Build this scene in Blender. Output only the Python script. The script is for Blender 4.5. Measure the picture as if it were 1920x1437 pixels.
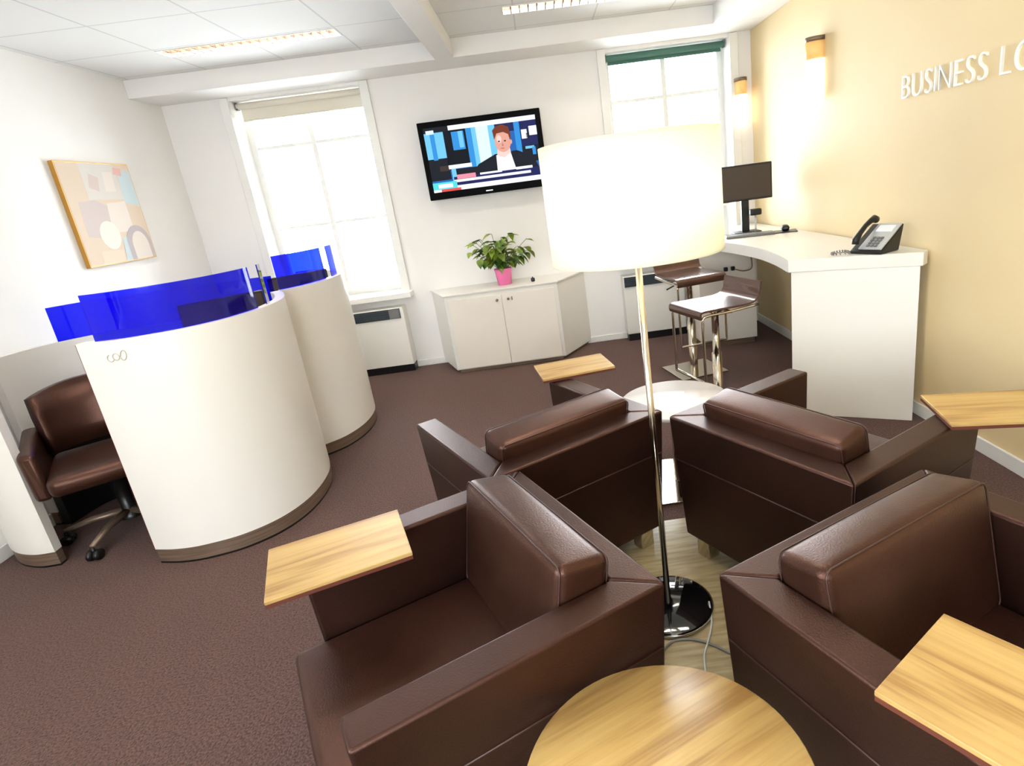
import bpy, bmesh, math, random
from mathutils import Vector, Matrix
random.seed(7)
PI = math.pi
for o in list(bpy.data.objects):
    bpy.data.objects.remove(o, do_unlink=True)
S = bpy.context.scene
COL = S.collection

# ------------------------------------------------------------------ camera
FPX, CX, CY = 1109.44, 1065.02, 698.44
R_ = (0.99071255, -0.05298817, -0.1252234)
U_ = (0.13535861, 0.29688727, 0.94527033)
F_ = (0.01291091, 0.95344124, -0.30130235)
cd = bpy.data.cameras.new('camera'); cam = bpy.data.objects.new('camera', cd); COL.objects.link(cam)
cam.matrix_world = Matrix(((R_[0], U_[0], -F_[0], 0), (R_[1], U_[1], -F_[1], 0), (R_[2], U_[2], -F_[2], 1.5), (0, 0, 0, 1)))
cd.sensor_width = 36; cd.lens = FPX / 1920 * 36
cd.shift_x = (960 - CX) / 1920; cd.shift_y = (CY - 718.5) / 1920
cd.clip_start = 0.02
S.camera = cam

# ------------------------------------------------------------------ light
W = bpy.data.worlds.new('daylight'); S.world = W; W.use_nodes = True
bgn = W.node_tree.nodes['Background']
bgn.inputs[0].default_value = (0.90, 0.96, 1.0, 1); bgn.inputs[1].default_value = 5.6
S.view_settings.view_transform = 'Standard'; S.view_settings.look = 'None'
S.view_settings.exposure = 1.74; S.view_settings.gamma = 1.0
S.view_settings.use_curve_mapping = False

def area(name, loc, rot, sx, sy, power, col=(1, 1, 1), portal=False):
    l = bpy.data.lights.new(name, 'AREA'); l.shape = 'RECTANGLE'; l.size = sx; l.size_y = sy
    l.energy = power; l.color = col
    if portal: l.cycles.is_portal = True
    o = bpy.data.objects.new(name, l); COL.objects.link(o); o.location = loc; o.rotation_euler = rot
    return o
area('daylight_portal', (-1.92, 5.97, 1.6), (-PI/2, 0, 0), 1.2, 1.9, 1, portal=True)
area('daylight_portal', (1.27, 5.97, 1.6), (-PI/2, 0, 0), 1.2, 1.9, 1, portal=True)
area('daylight_portal', (-.7, -2.62, 1.65), (PI/2, 0, 0), 2.9, 1.5, 1, portal=True)  # portal of the added, unseen front window
area('daylight_portal', (-3.25, -.75, 1.6), (0, -PI/2, 0), 1.6, 2.6, 1, portal=True)  # portal of the added, unseen left window

# ------------------------------------------------------------------ materials
def lin(c):
    return tuple(((v/255)/12.92 if v/255 <= .04045 else ((v/255+.055)/1.055)**2.4) for v in c)
def mat(name, col, rough=.5, metal=0, coat=0, spec=.5, emit=None, es=0, srgb=True):
    m = bpy.data.materials.new(name); m.use_nodes = True
    b = m.node_tree.nodes['Principled BSDF']
    c = lin(col) if srgb else col
    b.inputs['Base Color'].default_value = (*c, 1); b.inputs['Roughness'].default_value = rough
    b.inputs['Metallic'].default_value = metal; b.inputs['Coat Weight'].default_value = coat
    b.inputs['Specular IOR Level'].default_value = spec
    if emit:
        b.inputs['Emission Color'].default_value = (*emit, 1); b.inputs['Emission Strength'].default_value = es
    return m
def nd(m, t, **k):
    n = m.node_tree.nodes.new(t)
    for a, v in k.items(): setattr(n, a, v)
    return n
def lk(m, a, b): m.node_tree.links.new(a, b)
def noise_col(m, c1, c2, scale, stretch=(1, 1, 1), detail=4, bump=0, bscale=None, lo=.35, hi=.65):
    nt = m.node_tree; b = nt.nodes['Principled BSDF']
    tc = nd(m, 'ShaderNodeTexCoord'); mp = nd(m, 'ShaderNodeMapping'); mp.inputs['Scale'].default_value = stretch
    n = nd(m, 'ShaderNodeTexNoise'); n.inputs['Scale'].default_value = scale; n.inputs['Detail'].default_value = detail
    r = nd(m, 'ShaderNodeValToRGB'); r.color_ramp.elements[0].color = (*c1, 1); r.color_ramp.elements[1].color = (*c2, 1)
    r.color_ramp.elements[0].position = lo; r.color_ramp.elements[1].position = hi
    lk(m, tc.outputs['Object'], mp.inputs[0]); lk(m, mp.outputs[0], n.inputs['Vector']); lk(m, n.outputs[0], r.inputs[0])
    lk(m, r.outputs[0], b.inputs['Base Color'])
    if bump:
        n2 = nd(m, 'ShaderNodeTexNoise'); n2.inputs['Scale'].default_value = bscale or scale; n2.inputs['Detail'].default_value = 5
        lk(m, mp.outputs[0], n2.inputs['Vector'])
        bp = nd(m, 'ShaderNodeBump'); bp.inputs['Strength'].default_value = bump; bp.inputs['Distance'].default_value = .01
        lk(m, n2.outputs[0], bp.inputs['Height']); lk(m, bp.outputs[0], b.inputs['Normal'])
    return m

M = {}
M['wall'] = mat('white_wall_paint', (0, 0, 0), .75); noise_col(M['wall'], (.85, .82, .79), (.87, .845, .815), 1.5)
M['cream'] = mat('cream_wall_paint', (0, 0, 0), .6); noise_col(M['cream'], (.75, .585, .325), (.78, .615, .35), 1.2)
M['ceil'] = mat('ceiling_tile', (235, 233, 230), .85)
def ceil_nodes(m):
    b = m.node_tree.nodes['Principled BSDF']; tc = nd(m, 'ShaderNodeTexCoord'); sp = nd(m, 'ShaderNodeSeparateXYZ')
    lk(m, tc.outputs['Object'], sp.inputs[0]); outs = []
    for i, off in ((0, 2.39), (1, -3.9)):
        a = nd(m, 'ShaderNodeMath', operation='ADD'); a.inputs[1].default_value = off + 60
        q = nd(m, 'ShaderNodeMath', operation='MODULO'); q.inputs[1].default_value = .6
        l = nd(m, 'ShaderNodeMath', operation='LESS_THAN'); l.inputs[1].default_value = .012
        lk(m, sp.outputs[i], a.inputs[0]); lk(m, a.outputs[0], q.inputs[0]); lk(m, q.outputs[0], l.inputs[0]); outs.append(l)
    mx = nd(m, 'ShaderNodeMath', operation='MAXIMUM'); lk(m, outs[0].outputs[0], mx.inputs[0]); lk(m, outs[1].outputs[0], mx.inputs[1])
    r = nd(m, 'ShaderNodeMix', data_type='RGBA'); r.inputs[6].default_value = (.84, .83, .81, 1); r.inputs[7].default_value = (.66, .65, .64, 1)
    lk(m, mx.outputs[0], r.inputs[0]); lk(m, r.outputs[2], b.inputs['Base Color'])
ceil_nodes(M['ceil'])
M['carpet'] = mat('brown_carpet', (0, 0, 0), .9, spec=.25)
noise_col(M['carpet'], (.034, .0165, .013), (.125, .066, .055), 130, detail=2, bump=.5, bscale=180, lo=.32, hi=.68)
cb_ = M['carpet'].node_tree.nodes['Principled BSDF']; cb_.inputs['Sheen Weight'].default_value = .17; cb_.inputs['Sheen Roughness'].default_value = .5; cb_.inputs['Sheen Tint'].default_value = (.85, .62, .56, 1)
M['floorwood'] = mat('pale_floor_boards', (0, 0, 0), .3); noise_col(M['floorwood'], (.26, .20, .10), (.40, .32, .18), 6, (1, 9, 1), bump=.02)
def leather(name, a, b, rough):
    m = mat(name, (0, 0, 0), rough, spec=.72); m.node_tree.nodes['Principled BSDF'].inputs['Specular Tint'].default_value = (1, .52, .40, 1); noise_col(m, a, b, 5, bump=.12, bscale=220); return m
M['leather'] = leather('brown_leather', (.0075, .0026, .0016), (.0115, .0041, .0026), .42)
M['leather2'] = leather('lit_brown_leather', (.018, .0066, .0038), (.026, .0100, .0060), .36)  # lighter leather copy, base raised for the light reflected on the cushions
M['pipe'] = mat('leather_piping', (58, 32, 24), .4)
def wood(name, a, b, c, sc):
    m = mat(name, (0, 0, 0), .34, spec=.45)
    bs = m.node_tree.nodes['Principled BSDF']
    tc = nd(m, 'ShaderNodeTexCoord'); mp = nd(m, 'ShaderNodeMapping'); mp.inputs['Scale'].default_value = (.55, 6, 6)
    n = nd(m, 'ShaderNodeTexNoise'); n.inputs['Scale'].default_value = sc; n.inputs['Detail'].default_value = 6; n.inputs['Distortion'].default_value = .6
    mp2 = nd(m, 'ShaderNodeMapping'); mp2.inputs['Scale'].default_value = (.8, 42, 42)
    n2 = nd(m, 'ShaderNodeTexNoise'); n2.inputs['Scale'].default_value = sc*1.3; n2.inputs['Detail'].default_value = 3
    for q in (mp, mp2): lk(m, tc.outputs['Object'], q.inputs[0])
    lk(m, mp.outputs[0], n.inputs['Vector']); lk(m, mp2.outputs[0], n2.inputs['Vector'])
    ad = nd(m, 'ShaderNodeMath', operation='MULTIPLY_ADD'); ad.inputs[1].default_value = .28
    lk(m, n2.outputs[0], ad.inputs[0]); lk(m, n.outputs[0], ad.inputs[2])
    r = nd(m, 'ShaderNodeValToRGB'); e = r.color_ramp.elements
    e[0].position = .50; e[0].color = (*a, 1); e[1].position = .80; e[1].color = (*c, 1)
    k = e.new(.62); k.color = (*b, 1)
    lk(m, ad.outputs[0], r.inputs[0]); lk(m, r.outputs[0], bs.inputs['Base Color'])
    return m
M['oak'] = wood('oak_veneer', (.30, .165, .050), (.42, .265, .090), (.50, .34, .125), 3.0)
M['oak_edge'] = mat('dark_tablet_edge', (92, 42, 26), .5)
M['white'] = mat('white_lacquer', (232, 228, 220), .35)
M['partition'] = mat('warm_white_laminate', (0, 0, 0), .32); noise_col(M['partition'], (.85, .81, .74), (.87, .83, .765), 1)
M['doors'] = mat('cream_cabinet_laminate', (0, 0, 0), .5); noise_col(M['doors'], (.84, .775, .69), (.86, .795, .71), 2)
M['trim'] = mat('white_gloss_trim', (235, 233, 228), .3)
M['steel'] = mat('brushed_steel', (0, 0, 0), .42, metal=.55); noise_col(M['steel'], (.20, .135, .09), (.30, .21, .15), 4, (1, 1, 30))
M['chrome'] = mat('polished_chrome', (215, 208, 196), .07, metal=1)
M['chrome_warm'] = mat('lamp_nickel', (214, 204, 188), .14, metal=1)
M['black'] = mat('black_plastic', (14, 13, 13), .35)
M['blackgloss'] = mat('black_gloss', (7, 8, 10), .08, coat=.5)
M['grille'] = mat('dark_grille', (38, 48, 56), .5)
M['grey'] = mat('grey_plastic', (110, 108, 106), .45)
M['silver'] = mat('silver_plastic', (196, 198, 200), .3, metal=.4)
M['darkscreen'] = mat('switched_off_screen', (62, 50, 42), .3)
M['pink'] = mat('pink_glazed_pot', (250, 130, 186), .25)
M['soil'] = mat('potting_soil', (60, 34, 20), .95)
M['leaf'] = mat('leaf_green', (0, 0, 0), .4); noise_col(M['leaf'], (.018, .075, .008), (.34, .46, .04), 7, lo=.36, hi=.62)
M['stem'] = mat('plant_stem', (96, 118, 40), .6)
M['green_blind'] = mat('green_blind_fabric', (78, 118, 104), .7)
M['blind'] = mat('cream_blind_fabric', (225, 217, 200), .8)
M['gold'] = mat('gilt_frame', (190, 140, 60), .4, metal=.3)
M['sticker'] = mat('grey_print', (196, 188, 172), .6)
M['letters'] = mat('white_letters', (250, 246, 238), .4)
M['cable'] = mat('pale_cable', (190, 192, 186), .5)
M['seam'] = mat('dark_seam', (30, 16, 12), .6)
M['amber'] = mat('amber_lamp_glass', (240, 190, 110), .4, emit=(1, .66, .32), es=.07)
M['lampglow'] = mat('glowing_lamp_glass', (255, 250, 235), .4, emit=(1, .93, .80), es=.6)
M['tube'] = mat('fluorescent_tube', (255, 255, 255), .4, emit=(1, .96, .90), es=34)
M['louvre'] = mat('louvre_aluminium', (74, 54, 38), .6)
M['whitepaper'] = mat('white_card', (240, 242, 245), .6)
M['redbook'] = mat('dark_red_edge', (110, 24, 26), .5)

def glassy(name, col, gl=.08, dens=None):
    m = bpy.data.materials.new(name); m.use_nodes = True; nt = m.node_tree; nt.nodes.clear()
    out = nd(m, 'ShaderNodeOutputMaterial'); tr = nd(m, 'ShaderNodeBsdfTransparent'); tr.inputs[0].default_value = (*col, 1)
    g = nd(m, 'ShaderNodeBsdfGlossy'); g.inputs['Roughness'].default_value = .03
    fr = nd(m, 'ShaderNodeFresnel'); fr.inputs[0].default_value = 1.45
    mx = nd(m, 'ShaderNodeMixShader'); lk(m, fr.outputs[0], mx.inputs[0]); lk(m, tr.outputs[0], mx.inputs[1]); lk(m, g.outputs[0], mx.inputs[2])
    if dens:
        df = nd(m, 'ShaderNodeBsdfDiffuse'); df.inputs[0].default_value = (*dens, 1)
        m2 = nd(m, 'ShaderNodeMixShader'); m2.inputs[0].default_value = .07
        lk(m, mx.outputs[0], m2.inputs[1]); lk(m, df.outputs[0], m2.inputs[2]); lk(m, m2.outputs[0], out.inputs[0])
    else: lk(m, mx.outputs[0], out.inputs[0])
    return m
M['glass'] = glassy('window_glass', (.97, .985, .99))
M['blue'] = glassy('blue_acrylic', (.025, .085, .98), dens=(.07, .03, .75))
def shade_mat():
    m = bpy.data.materials.new('fabric_lampshade'); m.use_nodes = True; nt = m.node_tree; nt.nodes.clear()
    out = nd(m, 'ShaderNodeOutputMaterial'); d = nd(m, 'ShaderNodeBsdfDiffuse'); t = nd(m, 'ShaderNodeBsdfTranslucent')
    d.inputs[0].default_value = (.88, .86, .72, 1); t.inputs[0].default_value = (.93, .92, .78, 1)
    mx = nd(m, 'ShaderNodeMixShader'); mx.inputs[0].default_value = .6
    lk(m, d.outputs[0], mx.inputs[1]); lk(m, t.outputs[0], mx.inputs[2]); lk(m, mx.outputs[0], out.inputs[0]); return m
M['shade'] = shade_mat()

# ------------------------------------------------------------------ mesh helpers
class MB:
    def __init__(s): s.bm = bmesh.new(); s.mi = 0
    def _new(s, verts, faces, smooth=False):
        vs = [s.bm.verts.new(v) for v in verts]
        fs = []
        for f in faces:
            try: fc = s.bm.faces.new([vs[i] for i in f])
            except ValueError: continue
            fc.material_index = s.mi; fc.smooth = smooth; fs.append(fc)
        return vs, fs
    def hexa(s, bot, top, bev=0, seg=2):
        vs, fs = s._new(list(bot) + list(top), [(3, 2, 1, 0), (4, 5, 6, 7), (0, 1, 5, 4), (1, 2, 6, 5), (2, 3, 7, 6), (3, 0, 4, 7)])
        if bev:
            es = list({e for f in fs for e in f.edges})
            r = bmesh.ops.bevel(s.bm, geom=es, offset=bev, segments=seg, profile=.5, affect='EDGES')
            for f in r['faces']: f.smooth = True; f.material_index = s.mi
        return s
    def box(s, x0, x1, y0, y1, z0, z1, bev=0, seg=2):
        return s.hexa([(x0, y0, z0), (x1, y0, z0), (x1, y1, z0), (x0, y1, z0)], [(x0, y0, z1), (x1, y0, z1), (x1, y1, z1), (x0, y1, z1)], bev, seg)
    def obox(s, c, sx, sy, sz, rot=None, bev=0):
        R = rot or Matrix.Identity(3); c = Vector(c)
        def P(a, b, d): return tuple(c + R @ Vector((a*sx/2, b*sy/2, d*sz/2)))
        q = [(-1, -1), (1, -1), (1, 1), (-1, 1)]
        return s.hexa([P(a, b, -1) for a, b in q], [P(a, b, 1) for a, b in q], bev)
    def prism(s, poly, z0, z1, bev=0, seg=2, smooth=False):
        n = len(poly)
        vs, fs = s._new([(x, y, z0) for x, y in poly] + [(x, y, z1) for x, y in poly],
                        [tuple(range(n))[::-1], tuple(range(n, 2*n))] + [(i, (i+1) % n, n+(i+1) % n, n+i) for i in range(n)])
        if smooth:
            for f in fs[2:]: f.smooth = True
        if bev:
            es = [e for e in fs[1].edges] + [e for e in fs[0].edges]
            r = bmesh.ops.bevel(s.bm, geom=es, offset=bev, segments=seg, profile=.5, affect='EDGES')
            for f in r['faces']: f.material_index = s.mi
        return s
    def lathe(s, prof, c=(0, 0), seg=40, cap=True):
        n = len(prof); vs = []
        for r, z in prof:
            vs += [(c[0]+r*math.cos(2*PI*k/seg), c[1]+r*math.sin(2*PI*k/seg), z) for k in range(seg)]
        fs = []
        for i in range(n-1):
            for k in range(seg):
                k2 = (k+1) % seg; fs.append((i*seg+k, i*seg+k2, (i+1)*seg+k2, (i+1)*seg+k))
        s._new(vs, fs, True)
        if cap:
            for i, rev in ((0, True), (n-1, False)):
                if prof[i][0] > 1e-5:
                    ring = vs[i*seg:(i+1)*seg]; s._new(ring, [tuple(range(seg))[::-1] if rev else tuple(range(seg))])
        return s
    def tube(s, pts, r, seg=10, closed=False):
        pts = [Vector(p) for p in pts]; n = len(pts); vs = []
        prev = None
        for i, p in enumerate(pts):
            a = pts[(i-1) % n] if (closed or i > 0) else p; b = pts[(i+1) % n] if (closed or i < n-1) else p
            t = (b-a).normalized()
            if prev is None:
                u = t.orthogonal().normalized()
            else:
                u = (prev - t*prev.dot(t)).normalized()
            prev = u; w = t.cross(u)
            rr = r[i] if isinstance(r, (list, tuple)) else r
            vs += [tuple(p + (u*math.cos(2*PI*k/seg) + w*math.sin(2*PI*k/seg))*rr) for k in range(seg)]
        m = n if closed else n-1
        fs = [(i*seg+k, i*seg+(k+1) % seg, ((i+1) % n)*seg+(k+1) % seg, ((i+1) % n)*seg+k) for i in range(m) for k in range(seg)]
        if not closed: fs += [tuple(range(seg))[::-1], tuple((n-1)*seg+k for k in range(seg))]
        s._new(vs, fs, True); return s
    def ribbon(s, pts, th, z0, z1, smooth=True):
        """upright wall following a plan path, thickness th to the left side"""
        P = [Vector((p[0], p[1])) for p in pts]; n = len(P); L = []; Rr = []
        for i in range(n):
            t = (P[min(i+1, n-1)] - P[max(i-1, 0)]).normalized(); nn = Vector((-t.y, t.x))
            L.append(P[i] + nn*th); Rr.append(P[i])
        vs = [(p.x, p.y, z0) for p in Rr] + [(p.x, p.y, z1) for p in Rr] + [(p.x, p.y, z0) for p in L] + [(p.x, p.y, z1) for p in L]
        o, t_, i0, i1 = 0, n, 2*n, 3*n; fs = []
        for i in range(n-1):
            fs += [(o+i, o+i+1, t_+i+1, t_+i), (i0+i+1, i0+i, i1+i, i1+i+1)]
        s._new(vs, fs, smooth)
        fs = []
        for i in range(n-1): fs += [(t_+i, t_+i+1, i1+i+1, i1+i), (o+i+1, o+i, i0+i, i0+i+1)]
        fs += [(o, t_, i1, i0), (n-1, i0+n-1, i1+n-1, t_+n-1)]
        s._new(vs, fs, False); return s
    def rbox(s, c, sx, sy, sz, r, n=6, bulge=(0, 0, 0), rot=None):
        """rounded padded box; bulge = outward swelling of the x, y, z faces"""
        R = rot or Matrix.Identity(3); c = Vector(c); h = (sx/2, sy/2, sz/2)
        def coords(hh):
            a = [-hh, -hh+r*.3, -hh+r*.65]
            inner = [(-hh+r) + (2*hh-2*r)*k/n for k in range(n+1)]
            return a + inner + [-v for v in a[::-1]]
        C = [coords(h[k]) for k in range(3)]; cache = {}; vs = []
        def vid(i, j, k):
            if (i, j, k) in cache: return cache[(i, j, k)]
            p = [C[0][i], C[1][j], C[2][k]]
            q = [max(-(h[a]-r), min(h[a]-r, p[a])) for a in range(3)]
            d = Vector([p[a]-q[a] for a in range(3)])
            u = Vector(q) + (d.normalized()*r if d.length > 1e-9 else d)
            t = [u[a]/h[a] for a in range(3)]
            for a in range(3):
                b_, c_ = (a+1) % 3, (a+2) % 3
                if abs(t[a]) > .6:
                    u[a] += bulge[a]*math.copysign(1, t[a])*max(0, 1-t[b_]**2)*max(0, 1-t[c_]**2)
            cache[(i, j, k)] = len(vs); vs.append(tuple(c + R @ u)); return cache[(i, j, k)]
        N = [len(x)-1 for x in C]; fs = []
        for a in range(3):
            b_, c_ = (a+1) % 3, (a+2) % 3
            for e in (0, N[a]):
                for i in range(N[b_]):
                    for j in range(N[c_]):
                        q = []
                        for di, dj in ((0, 0), (1, 0), (1, 1), (0, 1)):
                            ix = [0, 0, 0]; ix[a] = e; ix[b_] = i+di; ix[c_] = j+dj; q.append(vid(*ix))
                        fs.append(tuple(q if e else q[::-1]))
        s._new(vs, fs, True); return s
    def build(s, name, mats, parent=None, loc=None, rotz=None):
        bmesh.ops.recalc_face_normals(s.bm, faces=s.bm.faces)
        me = bpy.data.meshes.new(name); s.bm.to_mesh(me); s.bm.free()
        for m in (mats if isinstance(mats, (list, tuple)) else [mats]): me.materials.append(m)
        o = bpy.data.objects.new(name, me); COL.objects.link(o)
        if parent: o.parent = parent
        if loc is not None: o.location = loc
        if rotz is not None: o.rotation_euler = (0, 0, rotz)
        return o
def tag(o, label, cat, group=None, kind=None):
    o['label'] = label; o['category'] = cat
    if group: o['group'] = group
    if kind: o['kind'] = kind
    return o
def empty(name, loc, rz, label, cat, group=None):
    o = bpy.data.objects.new(name, None); COL.objects.link(o); o.location = loc; o.rotation_euler = (0, 0, rz)
    o.empty_display_size = .1
    return tag(o, label, cat, group)
def struct(o): o['kind'] = 'structure'; return o
def copy_tree(o, parent=None):
    c = o.copy(); COL.objects.link(c)
    if parent: c.parent = parent
    for ch in [x for x in list(bpy.data.objects) if x.parent == o]: copy_tree(ch, c)
    return c
def holes(mb, axis, a0, a1, b0, b1, t0, t1, hs):
    """slab spanning a x b with rectangular holes; thickness t0..t1 along axis"""
    A = sorted({a0, a1, *[h[0] for h in hs], *[h[1] for h in hs]}); B = sorted({b0, b1, *[h[2] for h in hs], *[h[3] for h in hs]})
    for i in range(len(A)-1):
        for j in range(len(B)-1):
            ma, mb_ = (A[i]+A[i+1])/2, (B[j]+B[j+1])/2
            if any(h[0] < ma < h[1] and h[2] < mb_ < h[3] for h in hs): continue
            if axis == 'y': mb.box(A[i], A[i+1], t0, t1, B[j], B[j+1])
            else: mb.box(A[i], A[i+1], B[j], B[j+1], t0, t1)
    return mb
def smooth_path(ctrl, n=8, closed=False):
    P = [Vector((*p, 0)[:3]) for p in ctrl]; out = []; m = len(P)
    rng = range(m if closed else m-1)
    for i in rng:
        g = (lambda k: P[k % m]) if closed else (lambda k: P[max(0, min(m-1, k))])
        p0, p1, p2, p3 = g(i-1), g(i), g(i+1), g(i+2)
        for k in range(n):
            t = k/n
            out.append(.5*((2*p1) + (-p0+p2)*t + (2*p0-5*p1+4*p2-p3)*t*t + (-p0+3*p1-3*p2+p3)*t**3))
    if not closed: out.append(P[-1])
    return out

# ------------------------------------------------------------------ room shell
XL, XR, YB, YF, ZC, ZB = -3.03, 2.0, 5.6, -2.4, 2.68, 2.545
struct(MB().box(XL-.2, XR+.2, YF-.2, YB+.4, -.12, 0).build('floor', M['carpet']))
fix = [(-2.39, -1.19, 4.54, 4.72), (-.06, 1.14, 4.54, 4.72), (-2.39, -1.19, 2.14, 2.32), (-.06, 1.14, 2.14, 2.32), (-2.39, -1.19, -.26, -.08), (-.06, 1.14, -.26, -.08)]
struct(holes(MB(), 'z', XL-.2, XR+.2, YF-.2, YB+.4, ZC, ZC+.12, fix).build('ceiling', M['ceil']))
W1 = (-2.47, -1.36, .74, 2.52); W2 = (.74, 1.81, .74, 2.52)
struct(holes(MB(), 'y', XL-.2, XR+.2, 0, ZC, YB, YB+.34, [W1, W2]).build('wall_back', M['wall']))
lw = MB()
for a, b, c, d in ((YF, -2.05, 0, ZC), (.55, YB, 0, ZC), (-2.05, .55, 0, .8), (-2.05, .55, 2.4, ZC)): lw.box(XL-.2, XL, a, b, c, d)
struct(lw.build('wall_left', M['wall']))
w3 = MB()
for a, b, c, d in ((-2.05, -2.0, .8, 2.4), (.5, .55, .8, 2.4), (-.78, -.72, .85, 2.35), (-2.0, .5, .8, .85), (-2.0, .5, 2.35, 2.4)): w3.box(XL-.14, XL-.08, a, b, c, d)
w3 = struct(w3.build('window_3', M['trim']))  # unseen window, added to let daylight in from the near left
MB().box(XL-.115, XL-.11, -2.03, .53, .83, 2.37).build('window_pane', M['glass'], w3)
struct(MB().box(XR, XR+.2, YF, YB, 0, ZC).build('wall_right', M['cream']))
struct(holes(MB(), 'y', XL-.2, XR+.2, 0, ZC, YF-.2, YF, [(-2.1, .7, .95, 2.35)]).build('wall_front', M['wall']))
w4 = MB()
for a, b, c, d in ((-2.1, -2.05, .95, 2.35), (.65, .7, .95, 2.35), (-.73, -.67, 1.0, 2.3), (-2.05, .65, .95, 1.0), (-2.05, .65, 2.3, 2.35)): w4.box(a, b, YF-.13, YF-.08, c, d)
w4 = struct(w4.build('window_4', M['trim']))  # unseen window behind the camera, added to light the front-facing surfaces
MB().box(-2.07, .67, YF-.11, YF-.105, .97, 2.33).build('window_pane', M['glass'], w4)
struct(MB().box(XL, XR, 5.18, YB, ZB, ZC, bev=.004).build('trim_1', M['wall']))
struct(MB().box(-.64, -.495, YF, 5.18, ZB, ZC, bev=.004).build('trim_2', M['wall']))
struct(MB().box(1.56, XR, YF, 5.18, ZB, ZC, bev=.004).build('trim_3', M['wall']))
struct(MB().box(-.40, -.385, YB-.006, YB, .72, ZB).build('trim_4', M['wall']))
struct(MB().box(XR-.014, XR, YF, YB, 0, .075, bev=.004).build('baseboard_right', M['trim']))
struct(MB().box(XL, XL+.014, YF, YB, 0, .075, bev=.004).build('baseboard_left', M['trim']))
struct(MB().box(XL, XR, YB-.014, YB, 0, .06, bev=.004).build('baseboard_back', M['trim']))
# pale boarded strip between the armchairs
struct(MB().box(-.25, 1.05, .35, 2.33, 0, .004).build('trim_5', M['floorwood']))

def window(n, x0, x1, z0, z1):
    f = MB(); y0, y1 = 5.80, 5.86; w = .05
    f.box(x0, x0+w, y0, y1, z0, z1); f.box(x1-w, x1, y0, y1, z0, z1); f.box(x0+w, x1-w, y0, y1, z0, z0+w); f.box(x0+w, x1-w, y0, y1, z1-w, z1)
    xm = (x0+x1)/2; zt = 2.14
    f.box(xm-.02, xm+.02, y0+.005, y1-.005, z0+w, z1-w)
    for a, b in ((x0+w, xm-.02), (xm+.02, x1-w)):
        f.box(a, b, y0+.01, y1-.01, zt-.014, zt+.014)
        f.box(a, b, y0+.01, y1-.01, 1.42, 1.445)
    win = struct(f.build('window_%d' % n, M['trim']))
    MB().box(x0+.03, x1-.03, 5.827, 5.833, z0+.03, z1-.03).build('window_pane', M['glass'], win)
    MB().box(x0-.06, x1+.10, YB-.15, 5.797, z0-.045, z0+.005, bev=.004).build('window_sill', M['trim'], win)
    c = MB()
    c.box(x0-.07, x0, YB-.025, YB, z0, ZB-.002, bev=.004); c.box(x1, x1+.075, YB-.025, YB, z0, ZB-.002, bev=.004)
    c.build('window_casing', M['trim'], win)
window(1, *W1); window(2, *W2)
def blind(x0, x1, z0, z1, y, m, label, drop):
    e = empty('roller_blind', ((x0+x1)/2, y, z1), 0, label, 'window blind')
    w = (x1-x0)/2
    MB().tube([(-w, 0, -.03), (w, 0, -.03)], .026, 16).build('roller_tube', m, e)
    if drop: 
        MB().box(-w+.02, w-.02, .02, .023, -(z1-z0), -.03).build('blind_fabric', m, e)
        MB().tube([(-w+.02, .0215, -(z1-z0)), (w-.02, .0215, -(z1-z0))], .008, 8).build('bottom_bar', m, e)
    for s_ in (-1, 1): MB().box(s_*w-.008, s_*w+.008, -.02, .03, -.06, .0, bev=.002).build('bracket', M['grey'], e)
blind(-2.455, -1.375, 2.37, 2.515, 5.70, M['blind'], 'cream roller blind partly lowered over the left window', True)
blind(.755, 1.795, 2.44, 2.515, 5.70, M['green_blind'], 'dark green roller blind rolled up above the right window', True)

# ------------------------------------------------------------------ ceiling lights
def ceiling_light(x0, x1, y0, y1, label, lamp):
    e = empty('ceiling_light', ((x0+x1)/2, (y0+y1)/2, ZC), 0, label, 'ceiling light', 'louvred ceiling lights')
    L, w = (x1-x0)/2, (y1-y0)/2
    h = MB(); h.box(-L, L, -w, w, .085, .09); h.box(-L, L, -w, -w+.006, -.004, .085); h.box(-L, L, w-.006, w, -.004, .085)
    h.box(-L, -L+.006, -w+.006, w-.006, -.004, .085); h.box(L-.006, L, -w+.006, w-.006, -.004, .085)
    h.build('housing', M['white'], e)
    for s_ in (-1, 1): MB().tube([(-L+.03, s_*.04, .06), (L-.03, s_*.04, .06)], .013, 10).build('lamp_tube', M['tube'], e)
    g = MB(); n = 20
    for k in range(1, n): 
        x = -L + 2*L*k/n; g.box(x-.004, x+.004, -w+.006, w-.006, -.004, .04)
    g.box(-L+.006, L-.006, -.003, .003, 0, .035)
    g.build('louvre', M['louvre'], e)
ceiling_light(*fix[0], 'long louvred strip light in the ceiling in front of the left window', 1)
ceiling_light(*fix[1], 'louvred strip light at the top edge, right of the ceiling beam', 1)
for k, where in ((2, 'over the carpet left of the armchairs'), (3, 'over the floor lamp and armchairs'), (4, 'over the near left side behind the camera'), (5, 'over the near right side behind the camera')):
    ceiling_light(*fix[k], 'added louvred strip light out of the picture, ' + where, 1)  # unseen strip lights, added because their light is needed

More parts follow.
